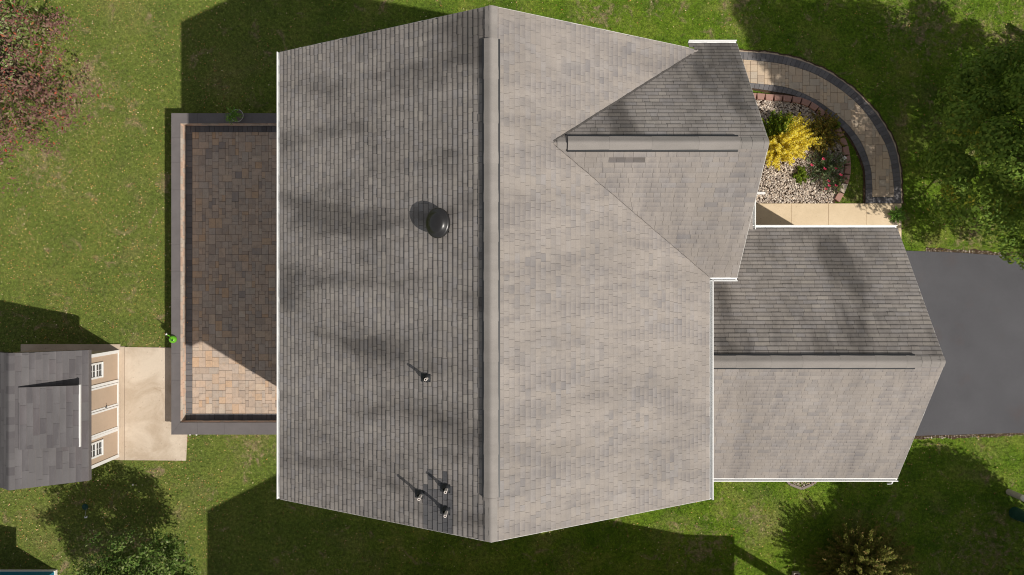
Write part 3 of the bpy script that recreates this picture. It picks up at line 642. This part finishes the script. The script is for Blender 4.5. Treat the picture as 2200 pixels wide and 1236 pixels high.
def tree(name, label, cat, base, c, R, nclump, per, cr, leaf, mat, r0=.14, group=None, extra=None, tips=40, jit=.6, aspect=.55, **kw):
    t = empty(name, base, label, cat, group); p, nr, cl = crown_pts(c, R, nclump, per, cr, **kw)
    V, Fq = leaves(p, nr, leaf, jit, aspect); mi = None; mats = [mat]
    if extra: mats = [mat, extra[0]]; mi = extra[1](p).astype(int)
    branch_mesh(t, base, random.sample(cl, min(tips, len(cl))), r0, kw.get('bark', M['trunk']))
    raw('crown', V, Fq, mats, t, midx=mi); return t
def ext(f, mat): return (mat, f)
# big maple at the right
mb = P(2172, 350, 0)
def ymask(p): # turning leaves on the sunny lower side
    d = np.sin(p[:, 0]*2.1)+np.sin(p[:, 1]*2.7+1)+.5*np.sin(p[:, 0]*5+p[:, 1]*4)
    return (d > 1.1) & (rng.random(len(p)) < .75) & (p[:, 1] < mb.y+.2) & (p[:, 2] > 3)
tree('maple_tree', 'large dense green maple tree with some yellowing leaves, over the lawn by the driveway', 'tree', mb, (mb.x, mb.y, 4.2), (4.5, 3.7, 8.0), 300, 480, .62, .12, M['maple'], .22, extra=ext(ymask, M['maple_y']), zmin=-.32, shell=.62, taper=.8, wild=.04, jit=.3, flat=.75, crisp=.14, nw=(1.3,.3,.35))
# tree out of frame at lower right (its shade crosses the side lawn)
sb = P(2196, 1262, 0)
tree('maple_tree', 'tall green maple standing beyond the lower right corner and shading the side lawn', 'tree', sb, (sb.x, sb.y, 4.2), (2.75, 2.8, 2.9), 360, 120, .55, .2, M['maple'], .22, zmin=-.7, shell=.5, taper=.2)
# crabapple top left
cb = P(75, 175, 0)
tree('crabapple_tree', 'airy crabapple tree with green leaves turning red, on the rear lawn', 'tree', cb, (cb.x+.1, cb.y+.0, 2.6), (3.15, 3.4, 1.4), 400, 30, .36, .125, M['crab'], .1, extra=ext(lambda p: np.hypot(p[:,0]-cb.x+.3, p[:,1]-cb.y-.9) > rng.normal(1.75, .5, len(p)), M['crab_b']), zmin=-.5, shell=.25, jit=1.0, wild=.12, tips=110, aspect=.42)
# bushy tree bottom left
lb = P(392, 1204, 0)
tree('young_tree', 'bushy young green tree on the lawn beside the shed, casting a ragged shade', 'tree', lb, (lb.x-.15, lb.y+.0, 3.3), (1.95, 1.7, 1.8), 200, 110, .36, .1, M['leafy'], .09, zmin=-.8, shell=.4, wild=.1, tips=70)
# ---------------------------------------------------------------- shrubs
def shrub(name, label, base, R, nsp, leaf, mat, per=60, extra=None, spike=.0, jit=.5, group=None, lean=(0,0), aspect=.45, wdf=1.0):
    base = Vector(base); t = empty(name, base, label, 'shrub', group); b = MB(); pts = []; nr = []; dirs = []
    for i in range(nsp):
        a = rng.uniform(0, 6.283); e = math.acos(1-rng.random()*.92); d = np.array([math.sin(e)*math.cos(a)*R[0], math.sin(e)*math.sin(a)*R[1], math.cos(e)*R[2]])
        L = rng.uniform(.75, 1.1)*(1+spike*rng.random()); tip = np.array(base)+d*L+np.array([lean[0], lean[1], 0])*L
        b.tube([base+Vector((d[0]*.08, d[1]*.08, 0)), Vector(tip)*.5+base*.5+Vector((0,0,.06)), Vector(tip)], [.012, .007, .002], 4, cap=False)
        s = rng.random(per)**.6; c = np.array(base)+(tip-np.array(base))*s[:, None]; c[:, 2] += .06*np.sin(s*3.1)
        wd = wdf*(.11*(1.15-s)*R[0]+.015); pts.append(c+rng.normal(0, 1, (per, 3))*wd[:, None]*np.array([.7, .7, .4])); nr.append(np.tile(d*.4+np.array([0, 0, .6]), (per, 1))); 
    pts = np.concatenate(pts); nr = np.concatenate(nr); pts[:, 2] = np.maximum(pts[:, 2], .03)
    V, Fq = leaves(pts, nr, leaf, jit, aspect); mats = [mat]; mi = None
    if extra: mats = [mat, extra[0]]; mi = extra[1](pts).astype(int)
    b.build('stems', M['trunk'], t); raw('foliage', V, Fq, mats, t, midx=mi); return t
yb_ = P(1689, 292, 0)
shrub('cypress_shrub', 'bright golden yellow cypress shrub in the gravel bed, greener on its house side', P(1668, 312, 0), (.95,.9,1.1), 300, .062, M['gold'], 120, spike=.22, wdf=.8, lean=(.16,.12), extra=ext(lambda p: (p[:, 0]-yb_.x+.30+(p[:,1]-yb_.y)*-.5 < rng.normal(0, .12, len(p))) & (p[:, 1] > yb_.y-.1), M['gold_g']))
shrub('spirea_shrub', 'rusty green spreading shrub between the golden shrub and block edging', P(1762, 288, 0), (.68,.72,.6), 90, .055, M['rust'], 110, spike=.3)
shrub('green_shrub', 'small light green shrub poking over the block edging near the top of the bed', P(1786, 271, 0), (.26,.22,.45), 26, .05, M['lime'], 45)
rs = shrub('rose_bush', 'loose rose bush with pink flowers at the right side of the gravel bed', P(1772, 364, 0), (.68,.68,.6), 60, .06, M['rose'], 70, spike=.3, jit=1.0)
for (x, y) in ((1743,354),(1771,362),(1794,361),(1805,375),(1779,388),(1780,398),(1773,405),(1768,341),(1795,398)):
    c = P(x, y, .55+random.uniform(-.1,.15)); b = MB()
    for k in range(9):
        a = k*.7; rr_ = .01+.0042*k; b.poly([c+Vector((math.cos(a+q)*rr_*m_, math.sin(a+q)*rr_*m_, .02*m_+.004*k)) for q, m_ in ((0,.3),(-.6,1.2),(0,1.6),(.6,1.2))], [(0,1,2,3)])
    b.build('flower', M['petal'], rs)
shrub('dwarf_shrub', 'tiny bright green dwarf shrub alone in the pebbles', P(1717, 378, 0), (.3,.32,.35), 44, .045, M['lime'], 80)
shrub('potentilla_shrub', 'small dark green shrub at the end of the concrete walk', P(1922, 463, 0), (.28,.27,.5), 30, .06, M['fern'], 45, spike=.4)
shrub('barberry_shrub', 'low reddish shrub against the lower right of the block edging', P(1798, 400, 0), (.22,.26,.3), 26, .045, M['crab'], 40)
et = shrub('evergreen_tree', 'olive green conical evergreen with upright feathery tips at the bottom edge of the side lawn', P(1838, 1212, 0), (1.65,1.6,3.0), 420, .085, M['conifer'], 190, spike=.12, jit=.8, aspect=.3, wdf=.6); et['category'] = 'tree'
# potted fern
fp = P(515, 252, .8); M['potrim'] = simple('pale glazed rim', (.5,.48,.46), .5); pf = empty('potted_fern', fp, 'leafy fern in a round grey pot on the patio wall coping', 'potted plant')
b = MB(); b.lathe(fp, [(.0,.003),(.13,.003),(.2,.24),(.215,.25),(.2,.255),(.185,.22),(.0,.2)], 28); b.build('pot', M['post_br'], pf)
b = MB(); b.lathe(fp, [(.2,.242),(.218,.25),(.216,.262),(.198,.262),(.196,.245)], 28); b.build('rim', M['potrim'], pf)
pts = []; nr = []
for i in range(34):
    a = rng.uniform(0, 6.28); L = rng.uniform(.18, .38)
    for s in np.linspace(.1, 1, 16):
        pts.append([fp.x-.1+math.cos(a)*L*s, fp.y+math.sin(a)*L*s*.9, fp.z+.22+.22*math.sin(s*2.3)*.7]); nr.append([0, 0, 1])
V, Fq = leaves(np.array(pts)+rng.normal(0, .012, (len(pts), 3)), np.array(nr), .06, .5, .4); raw('foliage', V, Fq, M['fern'], pf)
# ---------------------------------------------------------------- block edging
eg = empty('garden_edging', (blkw[9][0], blkw[9][1], 0), 'curved row of red brown blocks around the gravel planting bed', 'garden edging')
for i in range(len(blkw)-1):
    if i == 10: continue
    a, c = Vector((*blkw[i], 0)), Vector((*blkw[i+1], 0)); d = (c-a); L = d.length; d.normalize(); n_ = Vector((-d.y, d.x, 0)); mid = (a+c)/2; b = MB()
    o = .105; pts = []
    for z, k in ((-.05, 0), (.13, 0), (.145, .012)):
        for s1, s2 in ((-1,-1),(1,-1),(1,1),(-1,1)):
            hl = (L/2-.004)*(1.0 if s2 > 0 else .8); q = mid+d*s1*(hl-k)+n_*s2*(o-k); pts.append((q.x, q.y, z+(.004 if i % 2 else 0)))
    b.poly(pts, [(8,9,10,11)]+[(Lq+i2, Lq+(i2+1) % 4, Lq+4+(i2+1) % 4, Lq+4+i2) for Lq in (0, 4) for i2 in range(4)])
    b.build('edging_block', M['redblock'] if i != 17 else M['pad'], eg)
# solar spotlight in bed
sp = P(1802, 346, 0); so = empty('solar_light', sp, 'small silver solar spotlight at the edge of the rose bush', 'garden light')
b = MB(); b.tube([sp, sp+Vector((0,0,.3))], .012, 6); b.tube([sp+Vector((0,0,.26)), sp+Vector((-.07,.2,.3))], .01, 6); b.build('stake', M['black'], so)
b = MB(); b.obox(sp+Vector((.02,-.0,0)), (.7,.7,0), (-.7,.7,0), .13, .06, .3, .33, 0, .006); b.build('solar_panel', M['post_cap'], so)
# ---------------------------------------------------------------- pebbles
def inpoly(x, y, poly):
    poly = np.array(poly); inside = np.zeros(len(x), bool); j = len(poly)-1
    for i in range(len(poly)):
        xi_, yi_ = poly[i]; xj, yj = poly[j]
        cnd = ((yi_ > y) != (yj > y)) & (x < (xj-xi_)*(y-yi_)/((yj-yi_)+1e-12)+xi_); inside ^= cnd; j = i
    return inside
ico = np.array([(0,0,1),(.9,0,.45),(.28,.85,.45),(-.72,.53,.45),(-.72,-.53,.45),(.28,-.85,.45),(.72,.53,-.45),(-.28,.85,-.45),(-.9,0,-.45),(-.28,-.85,-.45),(.72,-.53,-.45)])
icf = np.array([(0,1,2),(0,2,3),(0,3,4),(0,4,5),(0,5,1),(1,6,2),(2,7,3),(3,8,4),(4,9,5),(5,10,1),(2,6,7),(3,7,8),(4,8,9),(5,9,10),(1,10,6)])
def pebbles(name, x, y, z, smin, smax, mat, label):
    n = len(x); s = rng.uniform(smin, smax, (n, 1, 1)); sh = rng.uniform(.6, 1.2, (n, 1, 3)); sh[..., 2] *= .7
    v = ico[None]*s*sh*(1+rng.normal(0, .1, (n, 11, 1))); a = rng.uniform(0, 6.28, n); c, s_ = np.cos(a)[:, None], np.sin(a)[:, None]
    X = v[..., 0]*c-v[..., 1]*s_; Y = v[..., 0]*s_+v[..., 1]*c
    V = np.stack([X+x[:, None], Y+y[:, None], v[..., 2]+z[:, None]], -1).reshape(-1, 3); Fq = (icf[None]+np.arange(n)[:, None, None]*11).reshape(-1, 3)
    return tag(raw(name, V, Fq, mat), label, kind='stuff')
x = rng.uniform(5.4, 11.8, 26000); y = rng.uniform(2.85, 6.8, 26000); k = inpoly(x, y, bed_poly) & (x > 7.2)
for q in blkw[::1]: k &= ((x-q[0])**2+(y-q[1])**2) > .012
x, y = x[k], y[k]; pebbles('gravel', x, y, .03+rng.random(len(x))*.03, .018, .042, M['pebble'], 'tan and grey pebbles covering the planting bed')
gp = P(1722, 1034, 0); th_ = rng.uniform(0, 6.28, 500); rr_ = rng.random(500)**.5*.42
ex = np.r_[gp.x+np.cos(th_)*rr_*1.1]; ey = np.r_[gp.y+np.sin(th_)*rr_*.75+.12]
for crv, sg in ((c1, 1), (c2, -1)):
    idx = rng.integers(0, len(crv), 380); ex = np.r_[ex, crv[idx, 0]]; ey = np.r_[ey, crv[idx, 1]+sg*rng.uniform(-.01, .1, 380)]
pebbles('edge_gravel', ex, ey, .012+rng.random(len(ex))*.02, .008, .022, M['pebble'], 'small stones along driveway edges and under the garage gutter')
dg = empty('drain_border', gp, 'pointed stone surround of the small gravel drain below the garage gutter', 'garden edging')
b = MB()
pt = [gp+Vector((-.75,.3,0)), gp+Vector((-.42,-.1,0)), gp+Vector((0,-.26,0)), gp+Vector((.42,-.08,0)), gp+Vector((.75,.3,0))]
for a, c in zip(pt[:-1], pt[1:]):
    d = (c-a); L = d.length; d.normalize(); b.obox((a+c)/2, d, Vector((-d.y, d.x, 0)), L/2-.004, .045, -.03, .05, 0, .008)
b.build('border_block', M['post_br'], dg)
# ---------------------------------------------------------------- shed
SHZ = 2.35; sxe = -13.65; sxr = -15.44; szr = 3.5; syT = P(0,752.5,SHZ).y; syB = P(0,1033,SHZ).y
shed = empty('shed', (-15.4, -4.2, 0), 'tan garden shed with white trimmed double door, small dormer and charcoal roof', 'shed')
b = MB(); b.box(-17.3, P(0,989,.1).y, -.05, P(257,0,.06).x, P(0,740,.06).y, .06); b.build('foundation', M['apron'], shed)
swy0, swy1 = -6.04, -2.32; swx = -13.87; tps = (szr-SHZ)/(sxe-sxr)
b = MB(); b.prism([(-17.0,.06),(swx,.06),(swx,SHZ-.02),(sxr,szr-.2),(-17.0,SHZ-.02)], swy0, swy1, 'y'); wl = b.build('wall', M['shed_wall'], shed)
hs2 = sxe-sxr; S2 = math.hypot(hs2, szr-SHZ)
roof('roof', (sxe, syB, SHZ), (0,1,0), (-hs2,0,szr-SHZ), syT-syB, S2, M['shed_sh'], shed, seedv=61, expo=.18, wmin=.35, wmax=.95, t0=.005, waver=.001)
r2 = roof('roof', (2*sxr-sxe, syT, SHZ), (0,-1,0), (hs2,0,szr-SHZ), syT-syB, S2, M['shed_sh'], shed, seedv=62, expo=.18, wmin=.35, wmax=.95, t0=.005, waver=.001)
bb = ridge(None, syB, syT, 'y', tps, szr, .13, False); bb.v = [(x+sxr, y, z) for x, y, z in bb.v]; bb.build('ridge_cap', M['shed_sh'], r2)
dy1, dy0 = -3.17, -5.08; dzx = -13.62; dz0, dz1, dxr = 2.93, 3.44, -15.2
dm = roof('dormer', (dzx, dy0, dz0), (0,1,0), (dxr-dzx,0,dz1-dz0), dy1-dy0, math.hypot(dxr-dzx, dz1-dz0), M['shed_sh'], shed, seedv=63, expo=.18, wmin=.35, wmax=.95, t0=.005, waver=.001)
b = MB(); b.prism([(swx+.05, SHZ-.1),(swx+.05, dz0-.1),(dxr, dz1-.12),(dxr, SHZ-.1)], dy0+.08, dy1-.08, 'y'); b.build('dormer_wall', M['shed_wall'], dm)
b = MB(); b.box(dzx-.01, dy0-.02, dz0-.07, dzx+.02, dy1+.02, dz0+.01); b.build('fascia', M['white'], dm)
b = MB(); b.box(sxe-.03, syB, SHZ-.15, sxe+.012, syT, SHZ-.006); b.build('fascia', M['slab'], shed)
tr = MB(); xw = swx
for y in (swy0, swy1): s_ = 1 if y == swy0 else -1; tr.box(xw, y-.02*s_, .06, xw+.03, y+.09*s_, SHZ-.1)
tr.box(xw, swy0, .06, xw+.022, swy1, .11); tr.build('corner_trim', M['white'], shed)
for (ya, yb2, nm) in ((-5.03, -4.22, 'door'), (-4.22, -3.42, 'door')):
    b = MB(); b.box(xw-.02, ya+.005, .12, xw+.03, yb2-.005, 2.0, 1); d_ = .07
    b.box(xw+.028, ya+.01, .12, xw+.05, ya+d_, 2.0); b.box(xw+.028, yb2-d_, .12, xw+.05, yb2-.01, 2.0)
    b.box(xw+.028, ya+d_, .12, xw+.048, yb2-d_, .2); b.box(xw+.028, ya+d_, 1.92, xw+.048, yb2-d_, 2.0)
    do = b.build('door', [M['white'], M['shed_wall']], shed)
    if ya > -4.5: h_ = MB(); h_.tube([(xw+.05,-4.17,1.02),(xw+.1,-4.17,1.02),(xw+.1,-4.08,1.02)], .014, 6); h_.build('handle', M['black'], do)
b = MB(); b.box(xw, -5.12, .12, xw+.036, -5.032, 2.08); b.box(xw, -3.418, .12, xw+.036, -3.33, 2.08); b.box(xw, -5.032, 2.002, xw+.036, -3.418, 2.08); b.build('door_frame', M['white'], shed)
for yc in (-2.87, -5.48): window(shed, (xw, yc, 1.56), (1,0,0), .4, .74, .06)
# ---------------------------------------------------------------- utility posts
def post(px, py, r_, h, body, cap, label, rb=1.0):
    q = P(px, py, 0); o = empty('utility_post', q, label, 'utility post', 'utility posts along the road side lawn'); b = MB()
    b.lathe(q, [(r_*rb, -.05), (r_*rb, .25), (r_*(.5+.5*rb), .3), (r_, .32), (r_, h)], 24); b.build('post', M[body], o)
    b = MB(); b.lathe(q, [(r_*1.06, h-.06), (r_*1.08, h-.01), (r_*1.0, h+.02), (r_*.7, h+.045), (0, h+.055)], 24); b.build('cap', M[cap], o)
post(2167, 1057, .105, .85, 'post_gr', 'post_cap', 'beige round utility post with pale cap on the lawn, right of the garage')
post(2180, 1102, .19, 1.0, 'util_gr', 'util_gr2', 'dark green utility pedestal with pale green cap near the beige post', 1.12)
post(2206, 80, .12, .85, 'post_br', 'post_br', 'grey brown utility post on dry lawn behind the big maple')
# ---------------------------------------------------------------- blue shed lower left, neighbour, small lawn things
bs = P(118, 1226, .1); bl = empty('blue_shed', (bs.x-2, bs.y-1.2, 0), 'teal blue shed with white base board at the bottom left corner', 'shed')
b = MB(); b.prism([(bs.x-3.4,.1),(bs.x,.1),(bs.x,2.15),(bs.x-1.7,3.1),(bs.x-3.4,2.15)], bs.y-2.6, bs.y-.03, 'y'); b.build('wall', M['blue'], bl)
b = MB(); b.box(bs.x-3.45, bs.y-2.65, -.05, bs.x+.03, bs.y+.0, .14); b.build('base_board', M['post_cap'], bl)
for s_ in (-1, 1):
    x0 = bs.x-1.7; b = MB(); O = Vector((x0+s_*1.9, bs.y-2.7, 2.2)); U = Vector((0,1,0)); V = Vector((-s_*1.9,0,1.1)).normalized(); N = U.cross(V); N = N if N.z > 0 else -N
    L_ = 3.2; shingles(b, O, U, V, L_, 2.2, seedv=70, expo=.16, t0=.006); slab(b, O, U, V, L_, 2.2, N, .1); b.build('roof', [M['shed_sh'], M['patch'], M['deck']], bl)
nb = empty('neighbour_house', (2.5, -20, 0), 'neighbouring gabled house beyond the bottom edge, its shade falls on the side lawn', 'house')
yN = P(0, 1273, 0).y; g0 = P(739,0,0).x
b = MB(); zr_ = 6.5+5.6*.63
b.prism([(g0+.3,0),(g0+10.9,0),(g0+10.9,6.4),(g0+5.6,zr_-.15),(g0+.3,6.4)], yN-11, yN-.3, 'y')
w0, w1_ = P(1380,0,0).x, P(1700,0,0).x; b.box(w0, yN-7, 0, w1_-.3, yN-.4, 4.2); b.build('wall', M['siding'], nb)
b = MB()
for s_ in (-1, 1):
    O = Vector((g0+5.6+s_*5.6, yN-11.3, 6.5)); U = Vector((0,1,0)); V = Vector((-s_*5.6,0,5.6*.63)); S_ = V.length; V.normalize(); N = U.cross(V); N = N if N.z > 0 else -N
    slab(b, O, U, V, 11.3, S_, N, .15, 0, 0)
b.build('roof', M['shingle_e'], nb)
b = MB(); wm = P(1590,0,0).x
b.prism([(w0,4.25),(P(1777,0,0).x,4.4),(P(1777,0,0).x,4.5),(P(1680,0,0).x,4.62),(P(1560,0,0).x,5.9),(w0,4.7)], yN-7.3, yN, 'y'); b.build('porch_roof', M['shingle_e'], nb)
b = MB(); b.box(P(1765,0,0).x-.12, yN-.45, 0, P(1765,0,0).x+.12, yN-.2, 4.4); b.build('porch_post', M['white'], nb)
q = P(1708, 1234, 0); bx = empty('planter_box', q, 'tiny open wooden box with pale rim at the bottom edge of the side lawn', 'box')
b = MB(); 
for s1, s2, hx, hy in ((-1,0,.012,.16),(1,0,.012,.16),(0,-1,.105,.012),(0,1,.105,.012)): b.box(q.x+s1*.1-hx, q.y-.05+s2*.15-hy, 0, q.x+s1*.1+hx, q.y-.05+s2*.15+hy, .2+(.004 if s1 else 0))
b.build('rim', M['post_gr'], bx); b = MB(); b.box(q.x-.08, q.y-.19, .0, q.x+.08, q.y+.09, .06); b.build('base', M['copper'], bx)
q = P(185, 1088, 0); ds = empty('garden_dish', q, 'small dark round dish with thin rod and white tag, on shaded lawn by the shed', 'garden ornament')
b = MB(); b.lathe(q, [(.0,.02),(.08,.03),(.11,.07),(.1,.075),(.07,.045),(0,.035)], 20); b.build('dish', M['util_gr'], ds)
b = MB(); b.tube([q+Vector((.04,-.06,.06)), q+Vector((.05,-.3,.16))], .006, 5); b.build('rod', M['metal'], ds)
b = MB(); c = q+Vector((.08,-.33,.17)); b.poly([c+Vector(v) for v in ((-.05,.03,0),(0,-.0,.01),(.06,.05,0),(.045,-.03,-.01),(-.04,-.04,0))], [(0,1,4),(1,2,3),(1,3,4)]); b.build('white_tag', M['white'], ds)
for i, (x, y) in enumerate(((411, 932.5), (425, 932.5), (289, 1040))):
    q = P(x, y, .1); so = empty('stake_light', q-Vector((0,0,.1)), ('tiny white topped stake light below the patio wall, the one nearer the pad', 'tiny white topped stake light below the patio wall, the one farther from the pad', 'tiny white topped stake light on the lawn below the concrete pad')[i], 'garden light', 'white stake lights on the lawn')
    b = MB(); b.tube([q-Vector((0,0,.1)), q+Vector((0,0,.1))], .01, 6); b.build('stake', M['black'], so)
    b = MB(); b.lathe(q+Vector((0,0,.1)), [(.03,0),(.035,.02),(.025,.035),(0,.04)], 12); b.build('lens', M['post_cap'], so)
# ---------------------------------------------------------------- grass blades and fallen leaves
EX = [[(-17.3,-6.25),(-13.8,-6.25),(-13.8,-2.08),(-17.3,-2.08)], pad, drive, walk_poly, path_poly, bed_poly,
      [(xo+.02,yo0+.02),(-5,yo0+.02),(-5,yo1-.02),(xo+.02,yo1-.02)], [(-5.6,-5.12),(4.64,-5.12),(4.64,5.55),(-5.6,5.55)], [(4.6,-5.5),(10.9,-5.5),(10.9,1.6),(4.6,1.6)], [(4.6,.5),(5.3,.5),(5.3,5.8),(4.6,5.8)], [(-13.8,-6.2),(-13.6,-6.2),(-13.6,-2.2),(-13.8,-2.2)]]
def outside(x, y):
    k = np.ones(len(x), bool)
    for e in EX: k &= ~inpoly(x, y, e)
    return k
n = 620000; x = rng.uniform(-18.6, 18.6, n); y = rng.uniform(-10.8, 10.6, n); k = outside(x, y); x, y = x[k], y[k]; n = len(x)
a = rng.uniform(0, 6.283, n); h = rng.uniform(.02, .055, n); wd = rng.uniform(.005, .011, n); ln = rng.uniform(.4, 1.5, n)*h; a2 = rng.uniform(0, 6.283, n)
V = np.stack([np.c_[x-np.cos(a)*wd, y-np.sin(a)*wd, np.zeros(n)], np.c_[x+np.cos(a)*wd, y+np.sin(a)*wd, np.zeros(n)], np.c_[x+np.cos(a2)*ln, y+np.sin(a2)*ln, h]], 1).reshape(-1, 3)
tag(raw('grass', V, np.arange(3*n).reshape(-1, 3), M['blades']), 'short mown grass blades of the lawn', kind='stuff')
n = 42000; x = rng.uniform(-18.4, 18.4, n); y = rng.uniform(-10.4, 10.4, n); dens = np.where(x < -10, .75, .22); dens = np.where((x < -12) & (y > -1), 1.0, dens); k = outside(x, y) & (rng.random(n) < dens*(.4+.6*(np.sin(x*1.7)*np.sin(y*1.3)*.5+.5)))
ex = rng.uniform(0, 1, 30); px2 = np.r_[x[k], fx0-.1-.15*ex[:14], -6+rng.normal(0,.1,0)]; py2 = np.r_[y[k], rng.uniform(ypB, ypT, 14)]; pz = np.r_[np.full(k.sum(), .06), np.full(14, ZT+.02)]
pts = np.c_[px2, py2, pz]; V, Fq = leaves(pts, np.tile([0, 0, 1.], (len(pts), 1)), .044, .3, .6)
tag(raw('fallen_leaves', V, Fq, M['litter']), 'scattered small fallen leaves on lawn and patio', kind='stuff')
